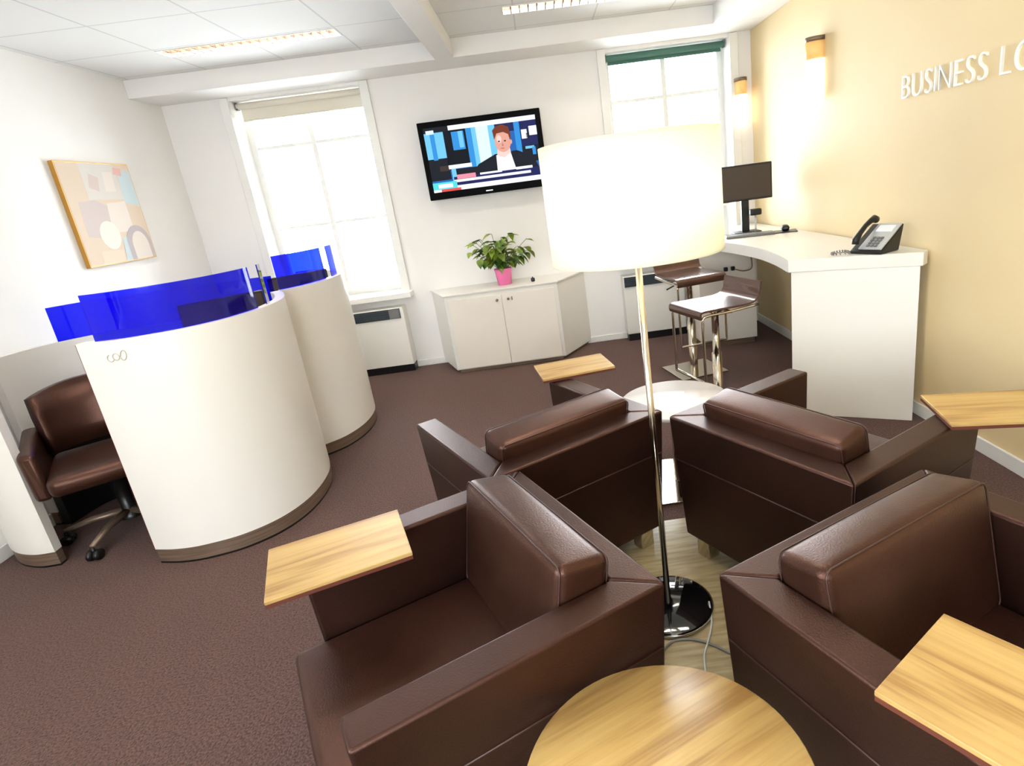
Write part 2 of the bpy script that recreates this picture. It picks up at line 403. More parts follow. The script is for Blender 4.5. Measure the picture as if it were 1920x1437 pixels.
# ------------------------------------------------------------------ wall lamps
def sconce(loc, rz, label):
    e = empty('wall_lamp', loc, rz, label, 'wall lamp', 'glowing wall lamps by the right corner')
    # local: back against wall at y=0, protrudes to -y ; 0.36 high
    def half(z0, z1, r, m, nm):
        poly = [(-r, 0), (-r, -.03)] + [(-r*math.cos(a), -.03-(.105-.03)*math.sin(a)) for a in [PI*k/14 for k in range(1, 14)]] + [(r, -.03), (r, 0)]
        MB().prism(poly[::-1], z0, z1, smooth=True).build(nm, m, e)
    half(0, .245, .052, M['lampglow'], 'glowing_shade'); half(.245, .352, .049, M['amber'], 'amber_shade'); half(.352, .38, .054, M['steel'], 'metal_cap')
sconce((2.0, 4.28, 1.83), -PI/2, 'glowing glass wall lamp on the cream wall, left of the letters')
sconce((1.89, 5.6, 1.80), 0, 'small glowing wall lamp between the right window and the corner')

# ------------------------------------------------------------------ sign letters on right wall
sign = empty('wall_sign', (2.0, 3.33, 1.70), 0, 'raised white capital letters spelling BUSINESS LO on the cream wall', 'sign')
def text_mesh(ch):
    cu = bpy.data.curves.new('glyph', 'FONT'); cu.body = ch; cu.size = 1; cu.extrude = .07; cu.offset = -.018
    ob = bpy.data.objects.new('glyph', cu); COL.objects.link(ob)
    dg = bpy.context.evaluated_depsgraph_get(); dg.update()
    me = bpy.data.meshes.new_from_object(ob.evaluated_get(dg)); bpy.data.objects.remove(ob, do_unlink=True)
    xs = [v.co.x for v in me.vertices]; ys = [v.co.y for v in me.vertices]
    return me, min(xs), max(xs), min(ys), max(ys)
pos = 0.0; items = []
for ch in 'BUSINESS LO':
    if ch == ' ': pos += .38; continue
    me, a, b, c, d = text_mesh(ch); items.append((ch, me, a, b, pos)); pos += (b-a) + .16
tot = items[7][4] + (items[7][3]-items[7][2]); ky = .614/tot; kz = .118/.70
for ch, me, a, b, p in items:
    for v in me.vertices:
        x, y, z = v.co
        v.co = (-(z+.07)*.085, -((x-a)+p)*ky, y*kz)
    me.name = 'letter'; me.materials.clear(); me.materials.append(M['letters'])
    me.flip_normals()
    o = bpy.data.objects.new('letter', me); COL.objects.link(o); o.parent = sign

# ------------------------------------------------------------------ painting
pt = empty('painting', (XL, 4.49, 1.365), 0, 'pale abstract painting with a thin gilt edge on the left wall', 'painting')
w2, ph = .36, .685
MB().box(0, .03, -w2, w2, 0, ph, bev=.002).build('gilt_frame', M['gold'], pt)
pc = [(232, 206, 180), (214, 196, 190), (248, 244, 222), (226, 218, 206), (206, 222, 226), (190, 176, 178), (240, 216, 190), (240, 226, 212), (220, 196, 186), (236, 180, 170)]
pm = [mat('canvas_colour_%d' % i, tuple(int((v*.85+212*.15)*.93) for v in c), .8) for i, c in enumerate(pc)]
cv = MB(); X = .031
def cpoly(pts, mi, lay):
    cv.mi = mi; x = X + lay*.0006
    n = len(pts); cv._new([(x, -w2+.008 + u*(2*w2-.016), .008 + v*(ph-.016)) for u, v in pts], [tuple(range(n))])
def ell(cu, cv_, a, b, n=28, a0=0, a1=2*PI): return [(cu+a*math.cos(a0+(a1-a0)*k/n), cv_+b*math.sin(a0+(a1-a0)*k/n)) for k in range(n)]
cpoly([(0, 0), (1, 0), (1, 1), (0, 1)], 0, 0)
cpoly([(.28, .64), (.78, .64), (.78, 1), (.28, 1)], 3, 1); cpoly([(.78, .6), (1, .56), (1, .93), (.8, .95)], 4, 1)
cpoly([(.12, .62), (.35, .64), (.62, .52), (.60, .42), (.40, .40), (.28, .26), (.10, .28)], 1, 1)
cpoly([(.45, .3), (.78, .3), (.78, .62), (.5, .6)], 7, 1.5)
cpoly(ell(.40, .28, .14, .145), 2, 2); cpoly([(.52, .0), (.74, .0), (.70, .26), (.56, .24)], 4, 2)
cpoly([(.18, 0), (.5, 0), (.5, .12), (.2, .13)], 6, 2)
cpoly(ell(.80, .16, .19, .20, 24, 0, PI) + [(.61, 0), (.99, 0)][:1] + [(.99, 0)], 5, 3)
cpoly(ell(.81, .14, .13, .155, 24, 0, PI) + [(.68, 0), (.94, 0)], 7, 4)
cpoly([(.74, .90), (.86, .88), (.88, .96), (.76, .97)], 9, 2); cpoly([(.33, .76), (.46, .72), (.5, .86), (.38, .9)], 8, 2); cpoly([(.55, .72), (.70, .72), (.72, .92), (.58, .92)], 7, 2)
cv.build('canvas', pm, pt)

# ------------------------------------------------------------------ television
M['bezel'] = mat('television_plastic', (4, 4, 5), .6, spec=.08)
tv = empty('television', (-.4015, 5.495, 1.507), 0, 'black flat television on the back wall showing a newsreader', 'television')
TW, TH = .5285, .64
MB().box(-TW, TW, 0, .055, 0, TH, bev=.008).build('bezel', M['bezel'], tv)
MB().box(-.15, .15, .055, .10, .15, .45).build('wall_bracket', M['black'], tv)
scr = MB(); sx0, sx1, sz0, sz1 = -.482, .482, .062, .59
cols = [((40, 110, 190), 1.0), ((20, 24, 34), .8), ((120, 205, 245), 1.1), ((225, 242, 255), 1.1), ((248, 250, 255), 1.2), ((232, 168, 150), 1.1), ((128, 62, 40), 1), ((30, 34, 44), .9),
        ((232, 84, 84), 1.1), ((90, 225, 228), 1.1), ((34, 40, 96), 1), ((56, 150, 225), 1.1), ((240, 150, 170), 1.1), ((205, 130, 118), 1.0), ((250, 214, 204), 1.1), ((70, 56, 52), 1)]
sm = []
for i, (c, s_) in enumerate(cols):
    mm = mat('screen_colour_%d' % i, (5, 5, 5), .5, spec=.1, emit=lin(c), es=s_*.30); sm.append(mm)
def sp_(pts, mi, lay):
    scr.mi = mi; y = -.0006 - lay*.0004; n = len(pts)
    scr._new([(sx0+(sx1-sx0)*u, y, sz0+(sz1-sz0)*v) for u, v in pts], [tuple(range(n))])
def rect(u0, u1, v0, v1, mi, lay): sp_([(u0, v0), (u1, v0), (u1, v1), (u0, v1)], mi, lay)
rect(0, 1, 0, 1, 0, 0)
rect(.0, .17, .52, .93, 2, 1); rect(.05, .09, .5, .93, 11, 2); rect(.17, .37, .38, .93, 1, 1); rect(.24, .35, .62, .9, 11, 2); rect(.30, .34, .65, .9, 2, 3)
rect(.0, .18, .18, .52, 7, 1); rect(.09, .22, .32, .40, 15, 2); rect(.37, .42, .25, .93, 11, 1); rect(.42, .46, .25, .93, 2, 1); rect(.46, .57, .2, .93, 3, 1); rect(.57, .63, .3, .93, 2, 1)
rect(.63, .80, .80, .93, 10, 1); rect(.80, .85, .3, .93, 11, 1); rect(.85, 1, .55, .93, 10, 1); rect(.86, .91, .66, .80, 4, 2); rect(.93, 1.0, .70, .84, 4, 2); rect(.9, .93, .66, .74, 7, 2)
rect(.85, 1, .3, .55, 7, 1); rect(.88, .96, .50, .54, 2, 2); rect(.94, .97, .40, .52, 11, 2)
rect(.17, .38, .34, .40, 4, 3); rect(.19, .23, .15, .36, 2, 3); rect(.23, .5, .22, .33, 7, 3)
# newsreader
sp_([(.36, .20), (.44, .36), (.60, .48), (.80, .50), (.94, .38), (.98, .2)], 7, 4)
sp_([(.60, .12), (.61, .46), (.74, .50), (.78, .14)], 4, 5)
sp_([(.62, .46), (.63, .56), (.74, .56), (.745, .48), (.68, .41)], 14, 6)
sp_(ell(.685, .66, .072, .165), 5, 7); sp_(ell(.655, .70, .022, .06), 14, 8)
sp_([(.612, .70), (.605, .84), (.64, .90), (.70, .915), (.75, .87), (.765, .74), (.752, .66), (.742, .76), (.70, .80), (.64, .79), (.625, .74)], 6, 8)
for u in (.652, .706): sp_(ell(u, .665, .010, .012, 10), 15, 9)
sp_(ell(.676, .555, .020, .010, 12), 13, 9); sp_([(.672, .59), (.690, .59), (.682, .65)], 13, 9)
sp_(ell(.757, .64, .012, .035, 10), 5, 6)
# captions
rect(0, 1, .93, 1, 4, 1); rect(0, .22, .92, 1, 7, 2); rect(.02, .09, .9, .96, 3, 3)
rect(.20, 1, .05, .21, 10, 9); rect(.20, .9, .125, .165, 4, 10); rect(.23, .40, .17, .24, 12, 10); rect(.44, .64, .195, .225, 4, 10); rect(.77, .92, .20, .24, 4, 10)
rect(0, 1, 0, .075, 4, 11); rect(.0, .22, .04, .15, 9, 12); rect(.05, .18, .06, .12, 4, 13); rect(.07, .25, -.02+.02, .04, 8, 12)
scr.build('screen', sm, tv)
MB().box(-.03, .03, -.001, 0, .022, .03).build('maker_plate', M['silver'], tv)

# ------------------------------------------------------------------ trapezoid cabinet under the TV
cb = empty('low_cabinet', (-.40, 5.36, 0), 0, 'low white cabinet with cream doors and angled sides below the television', 'cabinet')
c0x, c0y = -.40, 5.36
def L2(p): return (p[0]-c0x, p[1]-c0y)
pl = [L2(p) for p in ((-.915, 5.15), (.075, 5.15), (.345, 5.595), (-1.095, 5.595))]
MB().prism(pl, .03, .70, bev=.003).build('body', M['white'], cb)
MB().prism([L2(p) for p in ((-.89, 5.17), (.05, 5.17), (.31, 5.58), (-1.06, 5.58))], 0, .03).build('plinth', M['steel'], cb)
MB().prism([L2(p) for p in ((-.925, 5.138), (.085, 5.138), (.36, 5.599), (-1.11, 5.599))], .70, .715, bev=.003).build('cabinet_top', M['white'], cb)
for a, b in ((-.885, -.4205), (-.4175, .045)):
    d = MB().box(a-c0x, b-c0x, 5.134-c0y, 5.15-c0y, .04, .665, bev=.002).build('door', M['doors'], cb)
    kx = (b if b < -.41 else a) - c0x + (-.04 if b < -.41 else .055)
    MB().tube([(kx, 5.134-c0y, .62), (kx, 5.118-c0y, .62)], .011, 12).build('knob', M['steel'], d)
MB().box(-.335-c0x, -.325-c0x, 5.126-c0y, 5.134-c0y, .605, .635).build('lock', M['grey'], cb)

# potted plant
pp = empty('potted_plant', (-.385, 5.36, .715), 0, 'bushy green plant in a pink pot on the low cabinet', 'plant')
MB().lathe([(.055, 0), (.062, .003), (.075, .125), (.079, .128), (.079, .145), (.072, .145), (.070, .11), (.0, .11)], seg=32).build('pot', M['pink'], pp)
MB().lathe([(0, .118), (.069, .116)], seg=24, cap=False).build('soil', M['soil'], pp)
lf = MB(); st = MB()
def leaf(base, d, up, L, w):
    d = d.normalized(); s_ = d.cross(up).normalized(); n = s_.cross(d).normalized(); rows = 6; vs = []
    for k in range(rows+1):
        t = k/rows; ww = w*math.sin(PI*min(1, (t**.75)))*.5 + .0005; c = base + d*L*t - n*L*.35*t*t
        vs += [tuple(c - s_*ww + n*ww*.35), tuple(c), tuple(c + s_*ww + n*ww*.35)]
    fs = []
    for k in range(rows):
        for j in (0, 1): fs.append((k*3+j, k*3+j+1, (k+1)*3+j+1, (k+1)*3+j))
    lf._new(vs, fs, True)
rnd = random.Random(11)
for k in range(38):
    az = rnd.uniform(0, 2*PI); rr = rnd.uniform(.05, .25) ; hh = .14 + rnd.uniform(.10, .30)*(1 - (rr/.42)**2)
    tip = Vector((math.cos(az)*rr, math.sin(az)*rr*.62, hh + .03)); b0 = Vector((math.cos(az)*.02, math.sin(az)*.02, .115))
    mid = (b0+tip)/2 + Vector((0, 0, .05)); pts = [b0*(1-t)**2 + mid*2*t*(1-t) + tip*t*t for t in [i/6 for i in range(7)]]
    st.tube(pts, .0022, 5)
    for q in range(3):
        p = pts[6-q*2 if q else 6]; a2 = az + rnd.uniform(-1.3, 1.3)
        dv = Vector((math.cos(a2), math.sin(a2)*.8, rnd.uniform(-.75, .45))); leaf(p, dv, Vector((0, 0, 1)), rnd.uniform(.080, .115), rnd.uniform(.058, .080))
lf.build('foliage', M['leaf'], pp); st.build('stem', M['stem'], pp)
o = MB(); o.rbox((0, 0, .018), .036, .03, .036, .012, n=3); o.lathe([(.006, .034), (.004, .045)], seg=10)
tag(o.build('alarm_sensor', M['black'], loc=(-.13, 5.28, .715)), 'tiny black gadget on the low cabinet, right of the plant', 'gadget')

# ------------------------------------------------------------------ convector heaters
def heater(x0, x1, label):
    e = empty('convector_heater', ((x0+x1)/2, 5.524, 0), 0, label, 'heater', 'convector heaters under the windows'); w = (x1-x0)/2
    MB().box(-w, w, -.075, .07, .07, .62, bev=.004).build('casing', M['white'], e)
    g = MB(); g.box(-w+.01, w-.03, -.082, -.075, .52, .612)
    for k in range(4): g.box(-w+.01, w-.03, -.087, -.082, .530+k*.021, .538+k*.021)
    g.build('air_grille', M['grille'], e)
    MB().box(w-.13, w-.035, -.089, -.082, .525, .608).build('control_flap', M['grey'], e)
    MB().box(-w+.01, w, -.06, .065, 0, .07).build('plinth', M['black'], e)
heater(-2.30, -1.36, 'white convector heater with dark grille under the left window')
heater(.69, 1.255, 'white convector heater with dark grille behind the bar stools')

# ------------------------------------------------------------------ booths with blue screens
th = .05
p1 = smooth_path([(-2.052, 2.575), (-1.93, 2.550), (-1.80, 2.555), (-1.63, 2.612), (-1.49, 2.745), (-1.418, 2.95), (-1.425, 3.22), (-1.515, 3.47), (-1.615, 3.645)], 8)
p2 = smooth_path([(-1.60, 3.645), (-1.485, 3.765), (-1.412, 3.98), (-1.42, 4.25), (-1.52, 4.51), (-1.70, 4.74), (-1.95, 4.86)], 8)
p0 = smooth_path([(-3.028, 2.885), (-2.93, 2.79), (-2.83, 2.725), (-2.72, 2.688), (-2.625, 2.690)], 6)
p3 = smooth_path([(-2.972, 3.16), (-2.92, 3.42), (-2.72, 3.60), (-2.45, 3.645), (-2.05, 3.66), (-1.655, 3.655)], 6)
bt = empty('work_booth', (-1.9, 3.3, 0), 0, 'curved white booth partition with steel kick strip and blue acrylic screen', 'booth')
bt2 = empty('work_booth', (-1.9, 4.2, 0), 0, 'second curved white booth behind the first one, towards the left window', 'booth')
def rel(path, e): return [(p.x-e.location.x, p.y-e.location.y) for p in path]
def panel(path, e, z1, name='curved_panel', t=th):
    MB().ribbon(rel(path, e), t, .080, z1).build(name, M['partition'], e)
    pr = rel(path, e)
    # kick strip a little inside the panel faces
    q = []
    for i, (x, y) in enumerate(pr):
        a = Vector(pr[max(0, i-1)]); b = Vector(pr[min(len(pr)-1, i+1)]); t_ = (b-a).normalized(); q.append((x-t_.y*.004, y+t_.x*.004))
    MB().ribbon(q, t-.008, .010, .080).build('kick_strip', M['steel'], e)
    MB().ribbon(q, t-.008, .0, .010).build('base_gap_strip', M['black'], e)  # black strip put in for the shaded gap under the kick strip
panel(p1, bt, 1.11); panel(p0, bt, 1.11, 'entry_panel')
panel(p2, bt2, 1.11); panel(p3, bt2, 1.0, 'rear_panel')
def off(path, d):
    q = []
    for i, p in enumerate(path):
        a = path[max(0, i-1)]; b = path[min(len(path)-1, i+1)]; t_ = (b-a).normalized(); q.append(Vector((p.x-t_.y*d, p.y+t_.x*d, 0)))
    return q
def cut(path, a, b):
    n_ = len(path)-1; return path[int(round(a*n_)):int(round(b*n_))+1]
g1, g2 = off(p1, .030), off(p2, .030)
MB().ribbon(rel(cut(g1, .075, .645), bt), .006, 1.07, 1.312).build('acrylic_screen', M['blue'], bt)
MB().ribbon(rel(cut(g1, .695, .71), bt), .006, 1.07, 1.312).build('acrylic_screen', M['blue'], bt)
MB().ribbon(rel(cut(g2, .0, .33), bt2), .006, 1.07, 1.312).build('acrylic_screen', M['blue'], bt2)
MB().ribbon(rel(cut(g2, .40, .62), bt2), .006, 1.07, 1.312).build('acrylic_screen', M['blue'], bt2)
p3g = [p for p in off(p3, .014) if p.x > -2.885]
MB().ribbon(rel(p3g, bt2), .006, .97, 1.2).build('acrylic_screen', M['blue'], bt2)
# glass cut-out sits in the panel tops, dark reveal at the doorway edge
MB().box(-2.056+1.9, -2.0525+1.9, 2.577-3.3, 2.613-3.3, .08, 1.108).build('edge_band', M['redbook'], bt)
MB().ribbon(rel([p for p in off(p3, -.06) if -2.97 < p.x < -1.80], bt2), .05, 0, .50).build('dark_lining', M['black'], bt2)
# desk and things inside
MB().prism(rel([Vector(v) for v in ((-2.02, 3.05, 0), (-1.75, 2.78, 0), (-1.56, 2.80, 0), (-1.48, 3.0, 0), (-1.50, 3.25, 0), (-1.60, 3.5, 0), (-1.75, 3.62, 0), (-2.10, 3.62, 0))], bt), .71, .74, bev=.003).build('desk_top', M['white'], bt)
MB().prism(rel([Vector(v) for v in ((-2.3, 4.1, 0), (-1.56, 3.85, 0), (-1.49, 4.05, 0), (-1.5, 4.3, 0), (-1.62, 4.5, 0), (-2.3, 4.6, 0))], bt2), .71, .74, bev=.003).build('desk_top', M['white'], bt2)
# printed ring mark on the booth front
lg = MB()
def arc(cx_, cz, a, b, a0, a1, tilt, n=16):
    pts = []
    for k in range(n+1):
        t = math.radians(a0 + (a1-a0)*k/n); u, v = a*math.cos(t), b*math.sin(t)
        u, v = u*math.cos(tilt)-v*math.sin(tilt), u*math.sin(tilt)+v*math.cos(tilt)
        pts.append((cx_+u, cz+v))
    return pts
def on_curve(x):  # booth front surface y at x
    best = min(range(len(p1)-1), key=lambda i: abs(p1[i].x-x)); a, b = p1[best], p1[best+1]
    t = (x-a.x)/(b.x-a.x) if abs(b.x-a.x) > 1e-6 else 0
    return a.y + (b.y-a.y)*t
for pts in (arc(-1.907, 1.036, .014, .015, 100, 330, 0), arc(-1.882, 1.040, .014, .015, 0, 360, 0), arc(-1.850, 1.043, .012, .022, -150, 200, -.25)):
    lg.tube([(x+1.9, on_curve(x)-3.3-.0015, z) for x, z in pts], .0022, 6)
lg.build('printed_logo', M['sticker'], bt)

def booth_monitor(loc, rz, label, w=.44, h=.28, lift=.12, m=None, cat='monitor', grp=None):
    e = empty('computer_monitor', loc, rz, label, cat, grp)
    MB().box(-w/2, w/2, -.02, .02, lift, lift+h, bev=.006).build('housing', M['black'], e)
    MB().box(-w/2+.014, w/2-.014, -.0215, -.0202, lift+.016, lift+h-.014).build('screen', m or M['darkscreen'], e)
    MB().box(-.03, .03, .0, .035, .012, lift+.06, bev=.004).build('stand_neck', M['black'], e)
    MB().rbox((0, .02, .006), .22, .16, .012, .005, n=3).build('stand_foot', M['black'], e)
    return e
booth_monitor((-1.78, 3.30, .74), math.radians(35), 'dark monitor inside the front booth, seen through the blue screen', .42, .27, .14)
booth_monitor((-1.75, 4.30, .74), math.radians(35), 'dark monitor inside the rear booth, low behind the blue screen', .40, .26, .14)

# office chair in booth doorway
oc = empty('office_chair', (-2.45, 3.01, 0), math.radians(34), 'brown leather swivel tub chair inside the booth doorway', 'office chair')
bk = MB(); n = 14; vs = []
for iz, (z, rr, lean) in enumerate([(.50, .255, .0), (.60, .262, .01), (.70, .268, .03), (.80, .268, .05)]):
    for k in range(n+1):
        a = math.radians(35 + 110*k/n); dz = .04*math.sin(PI*k/n) if iz == 3 else 0
        vs.append((rr*math.cos(a), (rr*.85+lean)*math.sin(a)-.02, z+dz))
inner = [(x*.86, y*.86-.01, z) for x, y, z in vs]
fs = []; m_ = n+1
for i in range(3):
    for k in range(n):
        fs.append((i*m_+k, i*m_+k+1, (i+1)*m_+k+1, (i+1)*m_+k))
N = len(vs); f2 = [tuple(N+q for q in f[::-1]) for f in fs]; rim = []
for k in range(n): rim += [(3*m_+k, 3*m_+k+1, N+3*m_+k+1, N+3*m_+k), (k+1, k, N+k, N+k+1)]
for i in range(3): rim += [(i*m_, (i+1)*m_, N+(i+1)*m_, N+i*m_), ((i+1)*m_+n, i*m_+n, N+i*m_+n, N+(i+1)*m_+n)]
bk._new(vs+inner, fs+f2+rim, True); bk.build('backrest', M['leather2'], oc)
MB().rbox((0, -.03, .425), .42, .44, .10, .035, n=5, bulge=(0, .01, .012)).build('seat', M['leather2'], oc)
for s_ in (-1, 1):
    MB().hexa([(s_*.205, -.20, .36), (s_*.265, -.19, .36), (s_*.265, .18, .40), (s_*.205, .18, .40)], [(s_*.215, -.19, .60), (s_*.275, -.17, .60), (s_*.275, .17, .65), (s_*.215, .17, .65)], .02, 3).build('armrest', M['leather2'], oc)
MB().box(-.17, .17, .165, .18, .50, .535, bev=.004).build('lumbar_gap_strip', M['grey'], oc)  # grey strip stands for the light in the gap below the backrest
MB().lathe([(.13, .365), (.13, .35), (.03, .34), (.03, .11), (.045, .10), (.045, .07)], seg=20).build('gas_column', M['black'], oc)
for k in range(5):
    a = 2*PI*k/5 + .35; d = Vector((math.cos(a), math.sin(a), 0))
    MB().tube([d*.02+Vector((0, 0, .11)), d*.15+Vector((0, 0, .105)), d*.27+Vector((0, 0, .075))], [.02, .017, .012], 10).build('base_arm', M['steel'], oc)
    cst = MB(); p = d*.27; t_ = Vector((-d.y, d.x, 0))
    for s_ in (-1, 1): cst.tube([p+t_*s_*.008+Vector((0, 0, .028)), p+t_*s_*.024+Vector((0, 0, .028))], .027, 14)
    cst.tube([p+Vector((0, 0, .03)), p+Vector((0, 0, .072))], .008, 8)
    cst.build('caster', M['black'], oc)
oc.scale = (1.15, 1.15, 1.0)

# ------------------------------------------------------------------ armchairs
CW, CDp, CH, T, SH = .775, .72, .60, .095, .36
def make_chair(label):
    e = empty('armchair', (0, 0, 0), 0, label, 'armchair', 'brown leather armchairs back to back')
    h = CW/2; i_ = .026; zb = .075
    # base frame under the seat, front edge standing proud of the arms
    MB().hexa([(-h+T, T, zb), (h-T, T, zb), (h-T, CDp-.0, zb), (-h+T, CDp-.0, zb)], [(-h+T, T, .20), (h-T, T, .20), (h-T, CDp+.0, .20), (-h+T, CDp+.0, .20)], .008).build('seat_base', M['leather'], e)
    MB().rbox((0, (T+CDp+.075)/2, .28), CW-2*T-.002, CDp+.075-T, .16, .022, n=8, bulge=(0, .004, .008)).build('seat_cushion', M['leather2'], e)
    MB().hexa([(-h+i_, i_, zb), (h-i_, i_, zb), (h-T, T, zb), (-h+T, T, zb)], [(-h, 0, CH), (h, 0, CH), (h-T, T, CH), (-h+T, T, CH)], .009, 3).build('backrest', M['leather'], e)
    for s_ in (1, -1):
        x0, x1 = s_*(h-T), s_*h; xb = s_*(h-i_)
        bot = [(x0, T, zb), (xb, i_, zb), (xb, CDp-.015, zb), (x0, CDp-.015, zb)]; top = [(x0, T, CH), (x1, 0, CH), (x1, CDp, CH), (x0, CDp, CH)]
        if s_ < 0: bot = bot[::-1]; top = top[::-1]
        a = MB().hexa(bot, top, .009, 3).build('armrest', M['leather'], e)
        f = (.42-zb)/(CH-zb); xs = s_*(h-i_+i_*f+.0008)
        MB().tube([(xs, .02, .42), (xs, CDp-.012, .42)], .0028, 6).build('seam', M['pipe'], a)
    f = (.42-zb)/(CH-zb); ys = i_-i_*f-.0008
    MB().tube([(-h+.02, ys, .42), (h-.02, ys, .42)], .0028, 6).build('seam', M['pipe'], e)
    # back cushion leaning on the backrest
    R = Matrix.Rotation(math.radians(11), 3, 'X')
    c = Vector((0, .182, .505)); sx, sy, sz = .580, .140, .340
    cu = MB().rbox(c, sx, sy, sz, .024, n=10, bulge=(.003, .016, .008), rot=R).build('back_cushion', M['leather2'], e)
    for fy in (sy/2-.005, -sy/2+.005):
        hx, hz, r = sx/2-.004, sz/2-.004, .02; ring = []
        for cx_, cz, a0 in ((hx-r, hz-r, 0), (-hx+r, hz-r, 90), (-hx+r, -hz+r, 180), (hx-r, -hz+r, 270)):
            for k in range(5):
                t = math.radians(a0+90*k/4); ring.append(tuple(c + R @ Vector((cx_+r*math.cos(t), fy, cz+r*math.sin(t)))))
        MB().tube(ring, .0024, 6, closed=True).build('piping', M['pipe'], cu)
    for sx_ in (-1, 1):
        for y in (.058, CDp-.07):
            x = sx_*(h-.115)
            MB().box(x-.032, x+.032, y-.028, y+.028, .0045, zb+.004, bev=.002).build('leg', M['chrome'], e)
    return e
def tablet(e, P, rz):
    """oak writing tablet bolted to the right arm; P = centre in chair coordinates"""
    t = MB(); t.box(-.182, .182, -.132, .132, .011, .022, bev=.002); o = t.build('writing_tablet', M['oak'], e, loc=(P[0], P[1], CH+.002), rotz=rz)
    MB().box(-.181, .181, -.131, .131, .0005, .011).build('underside', M['oak_edge'], o)
    return o
chairs = {
 'A': ((-.004, 1.491), 3.624, 'brown leather armchair in the left foreground, near arm beside the round oak table'),
 'B': ((.051, 1.984), 2.106, 'brown leather armchair behind the front left one, facing the booths and windows'),
 'C': ((.583, 1.780), .517, 'brown leather armchair facing the right wall, behind the front right one'),
 'D': ((.648, 1.323), -1.126, 'brown leather armchair in the right foreground, its corner right of the lamp base')}
tabs = {'A': ((-.673, 1.441), math.radians(21)), 'B': ((.069, 2.872), math.radians(10)), 'C': ((1.419, 1.768), math.radians(-13)), 'D': ((.664, .690), math.radians(-56))}
proto = None
for k, (p, t, lab) in chairs.items():
    if proto is None: proto = make_chair(lab); e = proto
    else: e = copy_tree(proto); e['label'] = lab
    rz = t - PI/2; e.location = (p[0], p[1], 0); e.rotation_euler = (0, 0, rz)
    chairs[k] = (e, rz, p)
for k, (e, rz, p) in chairs.items():
    c, a = tabs[k]; d = Matrix.Rotation(-rz, 2) @ Vector((c[0]-p[0], c[1]-p[1])); tablet(e, d, a-rz)

# ------------------------------------------------------------------ round tables
def round_table(loc, r, h, rz, label, m):
    e = empty('round_table', loc, rz, label, 'table', 'low round tables')
    MB().lathe([(r-.012, h-.025), (r-.002, h-.02), (r, h-.012), (r, h-.003), (r-.003, h), (0, h)], seg=72).build('table_top', m, e)
    MB().lathe([(0, h-.026), (.10, h-.026), (.10, h-.034), (.026, h-.034), (.026, .015), (.04, .012)], seg=24).build('column', M['chrome'], e)
    return e
M['glaretop'] = mat('window_glare_top', (248, 243, 241), .15, coat=1)  # white base colour stands in for window glare on the table
t1 = round_table((.093, .800, 0), .268, .45, math.radians(25), 'round oak topped low table in the foreground between two armchairs', M['oak'])
t2 = round_table((.53, 2.68, 0), .258, .45, math.radians(0), 'round low table, window glare painted white on its top, between the two rear armchairs', M['glaretop'])
for t in (t1, t2): MB().box(-.225, .225, -.225, .225, .0042, .014, bev=.002).build('base_plate', M['chrome'], t)
t2.rotation_euler.z = 0

# ------------------------------------------------------------------ floor lamp
fl = empty('floor_lamp', (.274, 1.771, .004), 0, 'tall floor lamp with a large pale drum shade standing between the armchairs', 'lamp')
MB().lathe([(.150, 0), (.158, .004), (.158, .016), (.150, .022), (.02, .024), (.0, .024)], seg=56).build('base', M['blackgloss'], fl)
MB().lathe([(.1585, .004), (.1600, .008), (.1600, .013), (.1585, .016)], seg=56, cap=False).build('base_rim', M['chrome'], fl)
MB().tube([(0, 0, .02), (0, 0, 1.31)], .0105, 16).build('pole', M['chrome_warm'], fl)
s0, s1, sr = 1.268, 1.597, .253
MB().lathe([(sr, s0), (sr, s1), (sr-.003, s1), (sr-.003, s0), (sr, s0)], seg=72, cap=False).build('lamp_shade', M['shade'], fl)
fr = MB()
for z in (s0+.004, s1-.004): fr.tube([(math.cos(a)*(sr-.006), math.sin(a)*(sr-.006), z) for a in [2*PI*k/48 for k in range(48)]], .003, 6, closed=True)
for a in (0, 2*PI/3, 4*PI/3): fr.tube([(0, 0, s0+.05), (math.cos(a)*(sr-.006), math.sin(a)*(sr-.006), s0+.004)], .003, 6)
fr.build('shade_frame', M['chrome_warm'], fl)
MB().lathe([(.018, 1.31), (.018, 1.36)], seg=16).build('bulb_holder', M['white'], fl)
MB().lathe([(0, 1.36), (.02, 1.365), (.034, 1.40), (.036, 1.43), (.025, 1.46), (0, 1.47)], seg=20).build('light_bulb', mat('lamp_bulb', (255, 250, 240), .4, emit=(1, .93, .82), es=24), fl)
cbm = smooth_path([(.274+.14, 1.74, .03), (.40, 1.66, .012), (.365, 1.58, .010), (.335, 1.52, .010), (.31, 1.42, .010), (.25, 1.33, .010), (.16, 1.31, .010)], 8)
tag(MB().tube(cbm, .0035, 8).build('lamp_cord', M['cable']), 'thin pale lamp cord trailing over the boards by the lamp base', 'cord')
cb2 = smooth_path([(.20, 1.555, .009), (.25, 1.60, .009), (.31, 1.60, .009), (.37, 1.565, .009), (.43, 1.50, .009), (.47, 1.42, .009)], 8)
tag(MB().tube(cb2, .004, 8).build('floor_cable', M['grey']), 'grey cable curving across the boards in front of the lamp base', 'cable')

